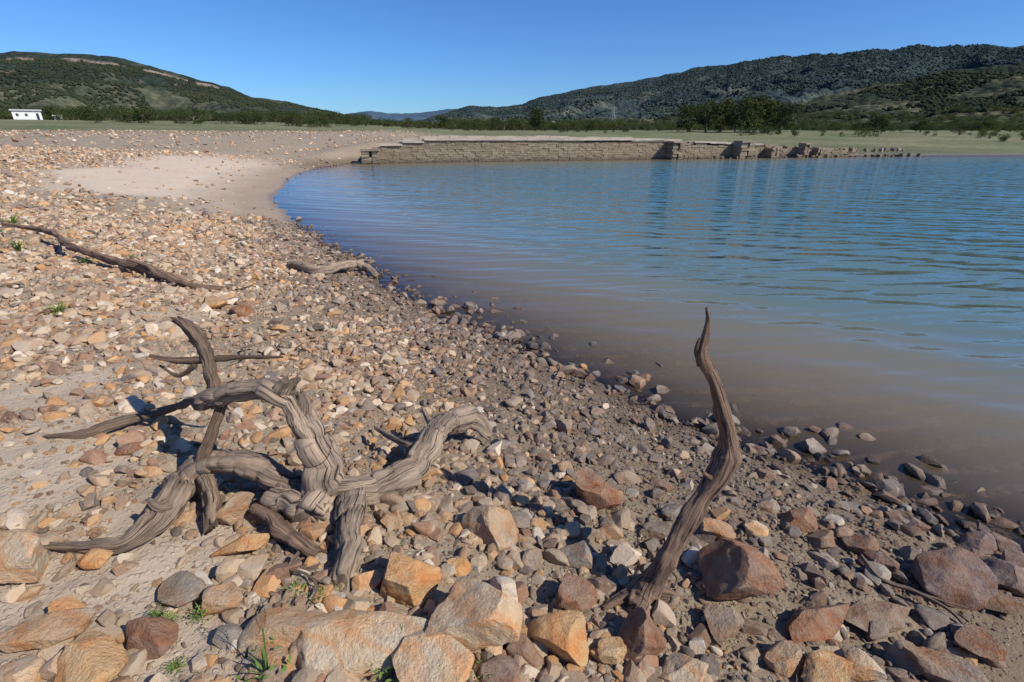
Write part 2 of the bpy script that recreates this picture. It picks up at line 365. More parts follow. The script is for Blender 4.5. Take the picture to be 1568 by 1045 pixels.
def instancer(name,pts,rot,scl,idx,coll,col=None):
    ob=mk_pts(name,pts);attr(ob,'rot',rot,'FLOAT_VECTOR');attr(ob,'scl',scl,'FLOAT_VECTOR');attr(ob,'idx',idx,'INT')
    if col is not None: attr(ob,'col',col,'FLOAT_VECTOR')
    ng=bpy.data.node_groups.new(name+'_gn','GeometryNodeTree')
    ng.interface.new_socket('Geometry',in_out='INPUT',socket_type='NodeSocketGeometry')
    ng.interface.new_socket('Geometry',in_out='OUTPUT',socket_type='NodeSocketGeometry')
    gi=ng.nodes.new('NodeGroupInput');go=ng.nodes.new('NodeGroupOutput')
    ip=ng.nodes.new('GeometryNodeInstanceOnPoints');ci=ng.nodes.new('GeometryNodeCollectionInfo')
    ci.inputs[0].default_value=coll;ci.inputs['Separate Children'].default_value=True;ci.inputs['Reset Children'].default_value=True
    def na(n,t):
        a=ng.nodes.new('GeometryNodeInputNamedAttribute');a.data_type=t;a.inputs[0].default_value=n
        return [o for o in a.outputs if o.enabled and o.name=='Attribute'][0]
    er=ng.nodes.new('FunctionNodeEulerToRotation')
    L=ng.links.new
    L(gi.outputs[0],ip.inputs['Points']);L(ci.outputs[0],ip.inputs['Instance']);ip.inputs['Pick Instance'].default_value=True
    L(na('idx','INT'),ip.inputs['Instance Index']);L(na('rot','FLOAT_VECTOR'),er.inputs[0]);L(er.outputs[0],ip.inputs['Rotation'])
    L(na('scl','FLOAT_VECTOR'),ip.inputs['Scale']);L(ip.outputs[0],go.inputs[0])
    md=ob.modifiers.new('inst','NODES');md.node_group=ng
    return ob
srcs=[]
for i in range(28):
    V,F=rock_v(3,100+i,.035,9+i%6);o=mk('stone_variant',V,F,m_st,link=False)
    o.data.set_sharp_from_angle(angle=.38 if i%4 else .8)
    srcs.append(o)
C_st=src_coll('stone_variants',srcs)
PALW=np.array([(.46,.35,.235),(.53,.345,.185),(.61,.50,.36),(.40,.315,.23),(.33,.195,.125),(.66,.57,.45),(.49,.375,.255),(.53,.31,.14),(.38,.285,.20),(.54,.425,.285),(.44,.34,.235),(.38,.255,.165)])
PALD=np.array([(.21,.17,.135),(.25,.20,.15),(.19,.135,.10),(.30,.235,.175),(.22,.185,.16),(.31,.21,.135),(.17,.14,.12),(.36,.31,.25),(.25,.17,.12),(.20,.16,.13),(.28,.22,.17),(.26,.17,.115)])
def scatter(n,rmin,rmax,smin,smax,power,dens,azr=(-56,56)):
    A=np.radians(rng.uniform(azr[0],azr[1],n));R=np.sqrt(rng.uniform(rmin**2,rmax**2,n))
    x=R*np.sin(A);y=R*np.cos(A);s=sd(x,y)
    k=rng.uniform(size=n)<dens(x,y,s);x,y,s=x[k],y[k],s[k];n=len(x)
    size=smin+(smax-smin)*rng.uniform(size=n)**power
    return x,y,s,size
def emit(name,sets):
    x,y,s,sz=[np.concatenate(a) for a in zip(*sets)];n=len(x)
    z=gz(x,y,True,s)+sz*rng.uniform(-.04,.22,n)
    rot=np.stack([rng.normal(0,.28,n),rng.normal(0,.28,n),rng.uniform(0,6.28,n)],1)
    scl=sz[:,None]*np.stack([np.ones(n),rng.uniform(.75,1.1,n),rng.uniform(.65,1.15,n)],1)
    dark=np.clip(1-ss(s+.6*fbm(x*1.2,y*1.2,3,60)-np.clip(x,-1,2)*.4,.6,2.3),0,1)
    pw=PALW[rng.integers(0,12,n)];pd=PALD[rng.integers(0,12,n)]
    m=(rng.uniform(size=n)<dark*.82+.10)[:,None]
    col=np.where(m,pd,pw)*rng.uniform(.8,1.12,n)[:,None]
    return instancer(name,np.stack([x,y,z],1),rot,scl,rng.integers(0,28,n),C_st,col)
def base(x,y,s):
    sub=np.where(s<0,np.exp(s/1.0)*.8,1.)
    return sub*(1-.96*sandf(x,y,s))*(1-.8*mudf(x,y))*(1-ss(y,34,37)*ss(x,-13,-9))
def d_grav(x,y,s): return base(x,y,s)*np.clip(.65+.85*fbm(x*1.2,y*1.2,3,70),.2,1)
def d_med(x,y,s): return base(x,y,s)*np.clip(.74+1.0*fbm(x*.8,y*.8,3,71),.18,1)*(.75+.25*ss(s,.2,1.5))
emit('beach_gravel',[scatter(72000,.5,7.5,.012,.04,1.5,d_grav)])
emit('beach_stones',[scatter(9500,.6,5.5,.04,.10,1.2,d_med),scatter(1500,.9,5.,.09,.15,1.5,d_med),scatter(52000,5,14,.04,.11,1.3,d_med),scatter(8000,5,14,.10,.19,1.8,d_med),
   scatter(60000,13,36,.06,.20,1.9,lambda x,y,s:d_med(x,y,s)*.85*(s>-.8)),scatter(18000,30,75,.10,.35,2.,lambda x,y,s:d_med(x,y,s)*(s>0)*.45),
   scatter(3000,2.6,8,.07,.20,1.3,lambda x,y,s:(s<0)*np.exp(s/1.0)*.75,(-15,62))])
# ---------------------------------------------------------------- image pixels cast along camera rays to world positions
TH=math.atan(324.5/740);CT,ST=math.cos(TH),math.sin(TH)
TS=np.geomspace(.0008,.12,1400)
def ray(px,py):
    dy=522.5-py;return np.array([px-784,740*CT+dy*ST,-740*ST+dy*CT])
def loc(px,py,k):
    d=ray(px,py)
    if k>=1.2: t=k/d[1]
    else:
        ok=H+TS*d[2]<=gz(TS*d[0],TS*d[1],False)+k
        t=float(TS[np.argmax(ok)])
    return d*t+np.array([0,0,H]),t
# ---------------------------------------------------------------- driftwood
def limb(pts,seed=0,segs=44,step=.008,rag=1.0,wb=.42):
    g=np.random.default_rng(seed)
    P=np.array([p[:3] for p in pts]);R=np.array([p[3] for p in pts])
    L=np.r_[0,np.cumsum(np.linalg.norm(np.diff(P,axis=0),axis=1))]
    n=max(8,int(L[-1]/step));t=np.linspace(0,L[-1],n)
    T=np.gradient(P,L,axis=0);i=np.clip(np.searchsorted(L,t,side='right')-1,0,len(L)-2)
    h=(L[i+1]-L[i]);u=((t-L[i])/h)[:,None];h=h[:,None]
    C=(2*u**3-3*u**2+1)*P[i]+(u**3-2*u**2+u)*h*T[i]+(-2*u**3+3*u**2)*P[i+1]+(u**3-u**2)*h*T[i+1]
    rr=np.interp(t,L,R)
    k=np.ones(7)/7;rr=np.convolve(np.pad(rr,3,'edge'),k,'valid')
    rr=rr*(1+.24*fbm(t*10+seed,t*0,3,seed+2))
    wob=np.stack([fbm(t*8+seed,t*0+j*7.3,3,seed) for j in range(3)],1)*rr[:,None]*wb;C=C+wob
    tan=np.gradient(C,axis=0);tan/=np.linalg.norm(tan,axis=1)[:,None]
    up=np.array([0,0,1.]) if abs(tan[0][2])<.9 else np.array([1.,0,0])
    a=np.cross(tan[0],up);a/=np.linalg.norm(a);As=[]
    for q in tan:
        a=a-q*np.dot(a,q);a/=np.linalg.norm(a);As.append(a)
    As=np.array(As);Bs=np.cross(tan,As)
    ang=np.linspace(0,2*np.pi,segs,endpoint=False);tw=g.uniform(-2.6,2.6)
    S,A=np.meshgrid(t,ang,indexing='ij');AA=A+tw*S
    f=1+.13*np.cos(2*AA+g.uniform(0,6)+2*S)+.08*np.cos(3*AA+g.uniform(0,6))+.035*np.cos(5*AA+g.uniform(0,6)+3*S)
    f+=.26*fbm(np.cos(AA)*1.5+S*6,np.sin(AA)*1.5+seed,4,seed)*rag
    f+=.10*(np.abs(fbm(np.cos(AA)*5+S*1.2,np.sin(AA)*5+seed,3,seed+4))*2-.6)
    kn=fbm(np.cos(AA)*2+S*9,np.sin(AA)*2-S*4+seed,2,seed+6);f+=.35*np.clip(kn-.38,0,1)-.5*np.clip(-kn-.42,0,1)
    RR=rr[:,None]*f
    V=C[:,None,:]+RR[...,None]*(np.cos(A)[...,None]*As[:,None,:]+np.sin(A)[...,None]*Bs[:,None,:])
    end=np.exp(-(t[-1]-t)/(rr[-1]*1.2+1e-4));V+=(end[:,None]*(vn(ang*2.5,ang*0+seed,seed)[None,:])*rr[-1]*1.3)[...,None]*tan[-1]
    V=V.reshape(-1,3)
    fib=np.stack([np.cos(AA),np.sin(AA),S*3.0+seed*1.7],-1).reshape(-1,3)
    m=len(t);ii=np.arange(m-1)[:,None]*segs;jj=np.arange(segs);j2=(jj+1)%segs
    F=np.stack([ii+jj,ii+j2,ii+segs+j2,ii+segs+jj],-1).reshape(-1,4)
    c0=len(V);V=np.vstack([V,C[0]-tan[0]*rr[0]*.3,C[-1]-tan[-1]*rr[-1]*.2]);fib=np.vstack([fib,[0,0,0],[0,0,9]])
    e=(m-1)*segs
    F=np.vstack([F,np.stack([jj*0+c0,j2,jj,jj*0+c0],1),np.stack([jj*0+c0+1,e+jj,e+j2,jj*0+c0+1],1)])
    return V,F,fib
def wood(name,limbs,mat,dks={},link=True,wb=.42,segs=44,step=.008):
    Vs=[];Fs=[];fb=[];dk=[];o=0
    for i,l in enumerate(limbs):
        V,F,f=limb(l,seed=11+i*3+len(name),wb=wb,segs=segs,step=step);Vs.append(V);Fs.append(F+o);fb.append(f);o+=len(V);dk.append(np.full(len(V),dks.get(i,0.)))
    V=np.vstack(Vs);F=np.vstack(Fs)
    faces=[tuple(dict.fromkeys(f)) for f in F.tolist()]
    me=bpy.data.meshes.new(name);me.from_pydata(V.tolist(),[],faces);me.polygons.foreach_set('use_smooth',[True]*len(faces));me.update()
    me.materials.append(mat);ob=bpy.data.objects.new(name,me)
    if link: scene.collection.objects.link(ob)
    attr(ob,'fib',np.vstack(fb),'FLOAT_VECTOR');attr(ob,'dk',np.concatenate(dk));return ob
def PX(ls,ks=1.):
    res=[]
    for l in ls:
        q=[]
        for px,py,k,w in l:
            p,t=loc(px,py,k);q.append((p[0],p[1],p[2],w*t/2*ks))
        res.append(q)
    return res
main=PX([
 [(472,795,.0,74),(480,765,1.95,76),(494,735,1.95,66),(488,690,1.97,54),(470,650,2.0,46),(448,615,2.02,44),(422,598,2.03,42),(392,598,2.05,36),(350,604,2.08,32),(318,612,2.1,30)],
 [(335,612,2.1,26),(324,580,2.2,20),(316,548,2.3,20),(303,522,2.38,24),(292,502,2.42,22),(270,489,2.46,14)],
 [(425,612,2.02,32),(434,592,2.01,28),(444,584,2.0,20)],
 [(455,640,2.0,28),(466,618,2.0,22),(462,602,2.0,10)],
 [(484,765,1.95,60),(440,742,1.96,46),(400,722,1.98,40),(350,708,2.0,38),(305,714,2.0,40),(284,734,1.97,46),(262,768,.12,42),(235,805,.07,38),(200,830,.04,28),(140,838,.03,20),(75,838,.02,12)],
 [(320,735,.12,26),(326,770,.08,26),(323,808,.02,24)],
 [(306,712,2.0,22),(325,660,2.05,15),(340,620,2.1,13)],
 [(475,768,1.95,68),(530,752,.09,46),(580,744,.09,42),(620,728,.12,40),(645,700,.15,38),(662,670,.2,34),(690,646,.22,34),(715,640,.2,34),(738,652,.14,24),(752,668,.08,12)],
 [(655,680,.17,14),(635,684,.17,11),(605,672,.15,9),(575,655,.13,5)],
 [(664,668,.2,18),(656,645,.22,11),(648,628,.24,6)],
 [(540,760,.1,46),(540,790,.11,38),(533,825,.1,36),(528,865,.08,36),(520,908,.0,42)],
 [(325,603,2.1,14),(290,615,.25,12),(240,632,.1,12),(180,648,.08,15),(130,664,.05,13),(70,668,.04,6)],
 [(228,545,2.28,4),(265,552,2.3,9),(315,550,2.3,12),(370,548,2.28,8),(432,547,2.26,3)],
 [(300,560,2.28,9),(270,575,2.3,6),(245,560,2.32,3)],
 [(430,756,.06,50),(478,782,.04,68),(510,800,.0,44)],[(690,650,.2,20),(705,628,.22,12),(718,622,.24,6)],
 [(320,612,2.1,26),(308,622,2.1,18),(296,618,2.12,8)],[(262,770,.13,22),(240,775,.16,15),(226,765,.18,7)]],.97)
wood('driftwood_tree_snag',main,m_w1,{1:.8,4:.3,5:.45,6:.8,10:.15,11:.6,12:.8,13:.8,16:.3,17:.4})
wood('driftwood_log',PX([[(395,780,.05,28),(440,818,.05,34),(485,852,.02,22)]],.9),m_w2)
up=PX([
 [(968,932,.0,52),(990,903,.05,46),(1018,858,1.50,36),(1043,815,1.54,32),(1070,772,1.58,30),(1097,732,1.62,32),(1113,702,1.65,38),(1113,665,1.67,27),(1103,620,1.7,23),(1090,578,1.72,22),(1077,545,1.73,26),(1080,515,1.75,17),(1084,490,1.76,11),(1082,472,1.76,4)],
 [(988,905,.05,36),(955,915,.02,26),(925,932,-.01,14)],[(990,905,.04,30),(1020,912,.01,24),(1050,925,-.02,12)],
 [(1072,560,1.73,11),(1067,535,1.73,8),(1071,518,1.73,3)],[(1098,735,1.62,18),(1082,728,1.6,10),(1075,722,1.6,5)]],.86)
wood('standing_dead_branch',up,m_w2,wb=.2)
wood('fallen_branch',PX([[(5,343,.25,7),(60,352,.2,9),(110,378,.2,11),(170,398,.15,13),(225,412,.12,17),(270,430,.08,13),(310,440,.04,9),(350,441,.02,4)],[(240,418,.12,10),(215,403,.2,6),(195,398,.24,3)]],.85),m_w2,step=.03,segs=20)
wood('driftwood_branch',PX([[(446,405,.06,12),(490,413,.10,15),(520,407,.13,15),(550,406,.13,15),(577,422,.06,8)],[(545,406,.13,10),(556,400,.2,7),(566,400,.22,3)]],.95),m_w1,step=.03,segs=20)
# small sticks washed up on the beach
tws=[]
for i in range(5):
    g=np.random.default_rng(800+i);a=np.cumsum(g.normal(0,.12,5));pts=[(k*.25-.5,a[k],.02+.02*g.uniform(),.03*(1-k*.17)) for k in range(5)]
    br=[(pts[2][0],pts[2][1],.03,.018),(pts[2][0]+.15,pts[2][1]+.15,.05,.01),(pts[2][0]+.25,pts[2][1]+.3,.04,.004)]
    tws.append(wood('stick_variant',[pts,br],m_w1,{0:.3*(i%3),1:.3},False,segs=10,step=.05))
C_tw=src_coll('stick_variants',tws)
x,y,s,sz=scatter(420,1.,16,.12,.5,2.4,lambda x,y,s:base(x,y,s)*(s>.1)*.6)
n=len(x);instancer('beach_sticks',np.stack([x,y,gz(x,y)+.04],1),np.stack([x*0,rng.normal(0,.08,n),rng.uniform(0,6.28,n)],1),np.stack([sz,sz,sz],1),rng.integers(0,5,n),C_tw)
# ---------------------------------------------------------------- boulders
CR=(.66,.53,.36);OR=(.60,.40,.20);RB=(.29,.175,.115);GY=(.33,.28,.225);PU=(.21,.155,.14);TA=(.50,.38,.25);DK=(.26,.20,.15)
BL=[(30,858,105,95,CR),(130,1012,125,75,OR),(620,888,95,105,OR),(722,945,145,120,CR),(862,977,95,66,OR),(752,803,92,88,TA),(908,757,90,74,RB),(1120,882,125,98,RB),(1440,880,105,100,PU),(1535,880,92,60,PU),
(560,985,270,95,CR),(640,1000,150,90,CR),(440,965,130,60,TA),(985,972,86,85,RB),(1240,950,125,42,RB),(1345,945,130,42,DK),(1265,1022,100,56,OR),(1430,1020,110,46,DK),(1530,925,95,34,DK),(1045,1035,85,46,CR),(770,1022,66,50,PU),(560,895,46,66,CR),
(355,785,60,55,TA),(440,772,40,32,OR),(232,972,80,55,RB),(100,937,65,40,OR),(340,915,70,50,TA),(285,905,80,40,GY),(30,1035,85,45,CR),(75,972,120,50,TA),(882,852,50,38,GY),(1156,810,42,38,CR),(1354,761,26,20,CR),(325,466,50,28,OR),(372,480,42,30,RB),
(245,678,26,26,(.75,.72,.67)),(275,680,38,26,CR),(1010,812,90,28,DK),(1092,812,60,38,TA),(1172,775,38,26,GY),(1215,800,68,32,RB),(1255,825,50,32,DK),(1312,832,46,36,RB),(1345,858,46,30,PU),(862,655,38,36,GY),(772,684,42,28,GY),(1012,745,38,24,RB),(962,735,44,22,GY),(1030,785,40,28,GY),
(930,820,40,36,TA),(370,835,85,34,OR),(210,688,46,28,RB),(1200,1000,62,42,TA),(1110,955,62,40,GY),(1320,1025,56,40,CR),(1500,990,70,44,RB),(880,915,66,56,RB),(800,975,48,38,TA),(940,1000,48,38,OR),(1490,830,54,30,PU),(1400,800,36,22,PU),(1270,742,28,16,PU),(640,780,38,30,OR),(600,800,36,32,TA),(700,870,38,28,OR),(815,860,42,32,GY),(480,815,42,32,TA),(150,855,43,28,OR),(410,1010,66,46,TA),(1160,690,30,16,PU),(905,580,18,12,PU),(1010,632,24,14,PU),(1540,835,50,26,PU)]
for i,(px,py,w,h,c) in enumerate(BL):
    p,t=loc(px,py,.22*h*.0033);W=w*t;Hh=h*t
    V,F=rock_v(5 if w>80 else 4,500+i*7,.05,9+i%6,.40 if px>880 else .46,.78)
    Rz=random.uniform(-.5,.5);ca,sa=math.cos(Rz),math.sin(Rz)
    e=V.max(0)-V.min(0);V=V/e*np.array([W,min(W*.8,Hh*1.1+.02),min(Hh*.85,W*.8)])
    V=V@np.array([[ca,sa,0],[-sa,ca,0],[0,0,1]])
    ob=mk('boulder',V,F,m_bo);attr(ob,'col',np.tile(c,(len(V),1)),'FLOAT_VECTOR')
    ob.data.set_sharp_from_angle(angle=.5)
    ob.location=(p[0],p[1],p[2]-(.03 if w>200 else 0));ob.rotation_euler=(random.uniform(-.25,.25),random.uniform(-.25,.25),0)
# ---------------------------------------------------------------- weeds
def weed_mesh(name,seed,sz,tall=False,link=True):
    g=random.Random(seed);V=[];F=[]
    n=26 if not tall else 12
    for i in range(n):
        a=g.uniform(0,6.28);ln=sz*g.uniform(.4,1);lean=g.uniform(.3,1.1) if not tall else g.uniform(.1,.6);w=sz*.05
        for k in range(5):
            u=k/4;rad=ln*u*math.sin(lean)*(.6+.5*u);zz=ln*u*math.cos(lean*u*1.1)
            c=np.array([math.cos(a)*rad,math.sin(a)*rad,zz]);sd_=np.array([-math.sin(a),math.cos(a),0])*w*(1-u*.9)*(1 if k else .4)
            V+= [c-sd_,c+sd_]
            if k: b=len(V)-4;F.append((b,b+1,b+3,b+2))
    for i in range(n*3):
        a=g.uniform(0,6.28);r=sz*g.uniform(.1,.6);c=np.array([math.cos(a)*r,math.sin(a)*r,sz*g.uniform(.05,.6)]);w=sz*.07
        d=np.array([g.uniform(-1,1),g.uniform(-1,1),g.uniform(-.3,.6)]);d/=np.linalg.norm(d);e=np.cross(d,[.3,.2,1]);e/=np.linalg.norm(e)
        b=len(V);V+=[c-d*w,c+e*w*.5,c+d*w,c-e*w*.5];F.append((b,b+1,b+2,b+3))
    if tall:
        for k in range(8):
            for j in range(6):
                a=j*1.05;zz=sz*(1.5+k*.09);rr=sz*.07*math.sin((k+1)/9*3.14)+.002
                b=len(V);c=np.array([math.cos(a)*rr+zz*.12,math.sin(a)*rr,zz]);V+=[c,c+np.array([math.cos(a)*.004,math.sin(a)*.004,sz*.1]),c+np.array([.003,-.003,sz*.05]),c+np.array([-.003,.003,0])];F.append((b,b+1,b+2,b+3))
        b=len(V);V+=[np.array([-.003,0,0]),np.array([.003,0,0]),np.array([sz*1.5*.12+.003,0,sz*1.5]),np.array([sz*1.5*.12-.003,0,sz*1.5])];F.append((b,b+1,b+2,b+3))
    return mk(name,np.array(V),np.array(F),m_weed,link=link)
for a in [(615,1030,.17),(412,1040,.17,True),(312,945,.08),(245,945,.07),(92,482,.18),(22,348,.3),(735,1042,.10),(490,925,.09),(455,912,.08),(610,840,.05),(30,385,.25),(485,1020,.07),(520,905,.08),(262,955,.06)]:
    ob=weed_mesh('weed_plant',a[0],a[2],len(a)>3);ob.location=loc(a[0],a[1],0.)[0]
C_wd=src_coll('sprig_variants',[weed_mesh('sprig_variant',900+i,1.,False,False) for i in range(4)])
x,y,s,sz=scatter(900,1.2,24,.03,.16,1.5,lambda x,y,s:(s>2.2)*np.clip(fbm(x*.7,y*.7,3,140)*1.6,0,1)*(1-sandf(x,y,s)))
n=len(x);instancer('beach_sprigs',np.stack([x,y,gz(x,y)],1),np.stack([x*0,x*0,rng.uniform(0,6.28,n)],1),np.stack([sz,sz,sz*.8],1),rng.integers(0,4,n),C_wd)
# ---------------------------------------------------------------- trees
def tree_mesh(name,seed,h=7.,w=5.,nl=1500,link=True,trunk=.25):
    g=np.random.default_rng(seed);V=[];F=[];mi=[]
    def tube(a,b,r0,r1):
        a=np.array(a,float);b=np.array(b,float);d=b-a;d/=np.linalg.norm(d);u=np.cross(d,[.3,.9,.1]);u/=np.linalg.norm(u);v=np.cross(d,u);o=len(V)
        for c,r in ((a,r0),((a+b)/2+g.normal(0,r0*.4,3),(r0+r1)/2),(b,r1)):
            for k in range(6): V.append(c+r*(math.cos(k*1.047)*u+math.sin(k*1.047)*v))
        for q in (0,6):
            for k in range(6): F.append((o+q+k,o+q+(k+1)%6,o+q+6+(k+1)%6,o+q+6+k));mi.append(0)
    tube((0,0,-.3),(0,0,h*.45),h*.035,h*.022)
    cl=[]
    for k in range(9):
        a=g.uniform(0,6.28);r=w*.5*g.uniform(.25,.72);zz=h*g.uniform(trunk+.12,.86);r*=1-.5*max(0,(zz/h-.6))
        c=np.array([math.cos(a)*r,math.sin(a)*r,zz]);cl.append((c,w*g.uniform(.17,.27)));tube((0,0,h*g.uniform(.2,.42)),c,h*.016,h*.005)
    cl.append((np.array([0,0,h*.72]),w*.28))
    cc=np.array([c for c,r in cl]);cr=np.array([r for c,r in cl]);k=g.integers(len(cl),size=nl)
    def unit(a): return a/np.linalg.norm(a,axis=1)[:,None]
    d=unit(g.normal(size=(nl,3)));p=cc[k]+d*(cr[k]*g.uniform(.45,1.08,nl))[:,None]*np.array([1,1,.8])
    n=unit(g.normal(size=(nl,3)));u=unit(np.cross(n,[.1,.2,1]));v=np.cross(n,u);q=(h*g.uniform(.018,.042,nl))[:,None]
    o=len(V);V=np.vstack([np.array(V),np.stack([p-u*q,p-v*q*.7,p+u*q,p+v*q*.7],1).reshape(-1,3)])
    F=np.vstack([np.array(F),o+np.arange(nl*4).reshape(-1,4)]);mi=np.r_[mi,np.ones(nl)].astype(np.int32)
    ob=mk(name,V,F,m_bark,False,link);ob.data.materials.append(m_leaf);ob.data.polygons.foreach_set('material_index',mi);return ob
def place(px,base_d,h,w,seed,name='broadleaf_tree'):
    d=ray(px,200);u=d[:2]/np.linalg.norm(d[:2]);x,y=u*base_d
    ob=tree_mesh(name,seed,h,w,1900,True,.12);ob.location=(x,y,float(gz(np.array([x]),np.array([y]))[0])-.1)
for i,(px,h) in enumerate([(1058,6.8),(1080,8),(1103,8.7),(1126,8),(1148,8.6),(1172,8.2),(1195,7)]): place(px,138+5*(i%3),h,7.2,300+i)
place(820,145,6,5.5,320);place(1340,140,4.5,5.5,321);place(678,180,4.8,5,322);place(1410,160,3.8,5,323);place(760,170,4.2,5,324);place(905,165,3.6,5,325)
tv=[tree_mesh('tree_variant',400+i,6,6.5,650,False,.05) for i in range(6)];C_t=src_coll('tree_variants',tv)
def rows(n,azl,rl,sl,zf,keep):
    A=np.radians(rng.uniform(*azl,n));R=rng.uniform(*rl,n);x=R*np.sin(A);y=R*np.cos(A)
    k=fbm(x/14,y/14,3,90)>keep;x,y=x[k],y[k];return x,y,zf(x,y),rng.uniform(*sl,len(x))
tr=[rows(700,(-50,-10),(120,255),(.25,.6),gz,0),rows(420,(-46,-15),(200,262),(.4,.85),gz,-.2),rows(420,(-12,52),(110,235),(.12,.34),gz,.05),rows(900,(0,52),(195,300),(.25,.6),gz,-.15),rows(160,(-17,-6),(210,300),(.3,.55),gz,-.5),rows(260,(-7,12),(200,300),(.45,.85),gz,-.4),
    rows(1700,(6,50),(250,520),(.35,.8),hzF,-.1),rows(700,(-7,20),(310,520),(.4,.9),hzR,-.2)]
x,y,z,s_=[np.concatenate(a) for a in zip(*tr)];k=z>.3;x,y,z,s_=x[k],y[k],z[k],s_[k];n=len(x)
instancer('distant_tree_line',np.stack([x,y,z-.2],1),np.stack([x*0,x*0,rng.uniform(0,6.28,n)],1),np.stack([s_*rng.uniform(.9,1.5,n),s_*rng.uniform(.9,1.5,n),s_],1),rng.integers(0,6,n),C_t)
def crowns(nm,mat):
    fv=[]
    for i in range(6):
        V,F=ico(2);V=V*(1+.35*fbm3(V*2.1+i*9,3,i))[:,None]*np.array([1,1,.85]);fv.append(mk(nm+'_crown_variant',V,F,mat,False,link=False))
    return src_coll(nm+'_crown_variants',fv)
def forest(name,sets,coll):
    hs=[]
    for hz,azl,rl,n,hm,th in sets:
        A=np.radians(rng.uniform(*azl,n));R=rng.uniform(*rl,n);x=R*np.sin(A);y=R*np.cos(A);z,u_,rk=hz(x,y,True)
        k=(fbm(x/60,y/60,4,33)>th-.6*np.clip(z/hm,0,1))&(z>.5)&(rk<.25);hs.append((x[k],y[k],z[k],rng.uniform(.9,2.3,k.sum())))
    x,y,z,s_=[np.concatenate(a) for a in zip(*hs)];n=len(x)
    instancer(name,np.stack([x,y,z+.3*s_],1),np.stack([x*0,x*0,rng.uniform(0,6.28,n)],1),np.stack([s_,s_,s_*rng.uniform(.7,1.1,n)],1),rng.integers(0,6,n),coll)
forest('hillside_forest',[(hzL,(-46,-13),(280,1150),36000,75.,.2),(hzF,(7,48),(250,800),22000,55.,.26)],crowns('oak',m_forest))
forest('mountain_forest',[(hzR,(-10,48),(330,1500),52000,110.,.15)],crowns('hazed_mountain',m_forest_hazed))  # same crown shapes as the nearer hills, bluer from painted haze
# ---------------------------------------------------------------- ruined dam wall
W0=np.array([-10.3,36.6]);W1=np.array([28.9,45.2]);Lw=float(np.linalg.norm(W1-W0));du=(W1-W0)/Lw;dn=np.array([du[1],-du[0]])
def boxes(name,bx,mat,jit=.015,seed=1):
    g=np.random.default_rng(seed);V=[];F=[];T=[]
    for (u0,u1,n0,n1,z0,z1) in bx:
        o=len(V);tt=g.uniform()
        for uu,nn,zz in ((u0,n0,z0),(u1,n0,z0),(u1,n1,z0),(u0,n1,z0),(u0,n0,z1),(u1,n0,z1),(u1,n1,z1),(u0,n1,z1)):
            uu+=g.uniform(-jit,jit);nn+=g.uniform(-jit,jit);zz+=g.uniform(-jit,jit)
            p=W0+du*uu+dn*nn;V.append((p[0],p[1],zz));T.append(tt)
        F+=[(o,o+3,o+2,o+1),(o+4,o+5,o+6,o+7),(o,o+1,o+5,o+4),(o+1,o+2,o+6,o+5),(o+2,o+3,o+7,o+6),(o+3,o,o+4,o+7)]
    ob=mk(name,np.array(V),np.array(F)[:, ::-1],mat,False);attr(ob,'tint',T);return ob
def top(u): return float(np.interp(u,[0,1.5,4,22,25,32,40],[.95,1.2,1.45,1.38,1.2,.92,.5]))
bx=[];g=np.random.default_rng(5);zc=-.6
while zc<1.9:
    hc=.13+g.uniform(-.02,.05);u=0
    while u<Lw:
        w=g.uniform(.18,.5)
        tz=top(u)+(.12*vn(u*1.3,0.)*(1+(u>30)) if u>25 else 0)
        if zc+hc<=tz+.03 and not (u>31 and g.uniform()<.10 and zc>.3): bx.append((u+.003,u+w-.005,-.9,g.uniform(-.02,.03),zc+.002,zc+hc-.004))
        u+=w
    zc+=hc
wall=bpy.data.objects.new('ruined_dam_wall',None);scene.collection.objects.link(wall)
boxes('masonry_face',bx,m_wall,.008).parent=wall
core=[(u,u+.995,-2.4,-.15,-1,top(u+.5)-.12) for u in np.arange(0,Lw-1,1.)]
boxes('wall_core',core,m_cope,.002,3).parent=wall
cop=[];u=1.
while u<31:
    w=g.uniform(.9,1.6)
    if u<23 or g.uniform()<.75: cop.append((u,u+w-.012,-1.6,.12,top(u)+.0,top(u)+.12))
    u+=w
boxes('coping_slabs',cop,m_cope,.012,4).parent=wall
led=[];u=2.6
while u<20.5:
    w=g.uniform(.6,1.6);led.append((u,u+w-.012,-3.2,-1.7,.6,top(u)+.27+g.uniform(-.04,.04)-.08*(u>14)));u+=w
boxes('rear_ledge',led,m_cope,.015,9).parent=wall
pr=[]
for (uc,w,pro,h) in ((.3,1.2,.9,.8),(23.6,.9,1.1,1.2),(29.7,1.2,1.2,1.1),(32.5,.7,1.,.75),(35.6,.5,.9,.9),(37.2,.4,.5,.7)):
    zc=-.6
    while zc<h:
        hc=.2;pr+=[(uc-w/2,uc+g.uniform(-.1,.1),.06,pro+g.uniform(-.08,.08),zc+.01,zc+hc-.01),(uc+.11,uc+w/2,.06,pro+g.uniform(-.08,.08),zc+.01,zc+hc-.01)];zc+=hc
    if h>.78: pr.append((uc-w/2-.05,uc+w/2+.05,.1,pro+.08,zc+.01,zc+.14))
boxes('buttresses',pr,m_wall,.02,6).parent=wall
rub=[]
for k in range(200):
    u=g.uniform(24,47);q=g.uniform(.1,.35);n0=g.uniform(-2,1.0);zz=top(min(u,40))*.9 if n0<-.3 else 0;rub.append((u,u+q,n0,n0+q,zz-.1,zz+q*.6))
boxes('fallen_blocks',rub,m_wall,.06,8).parent=wall
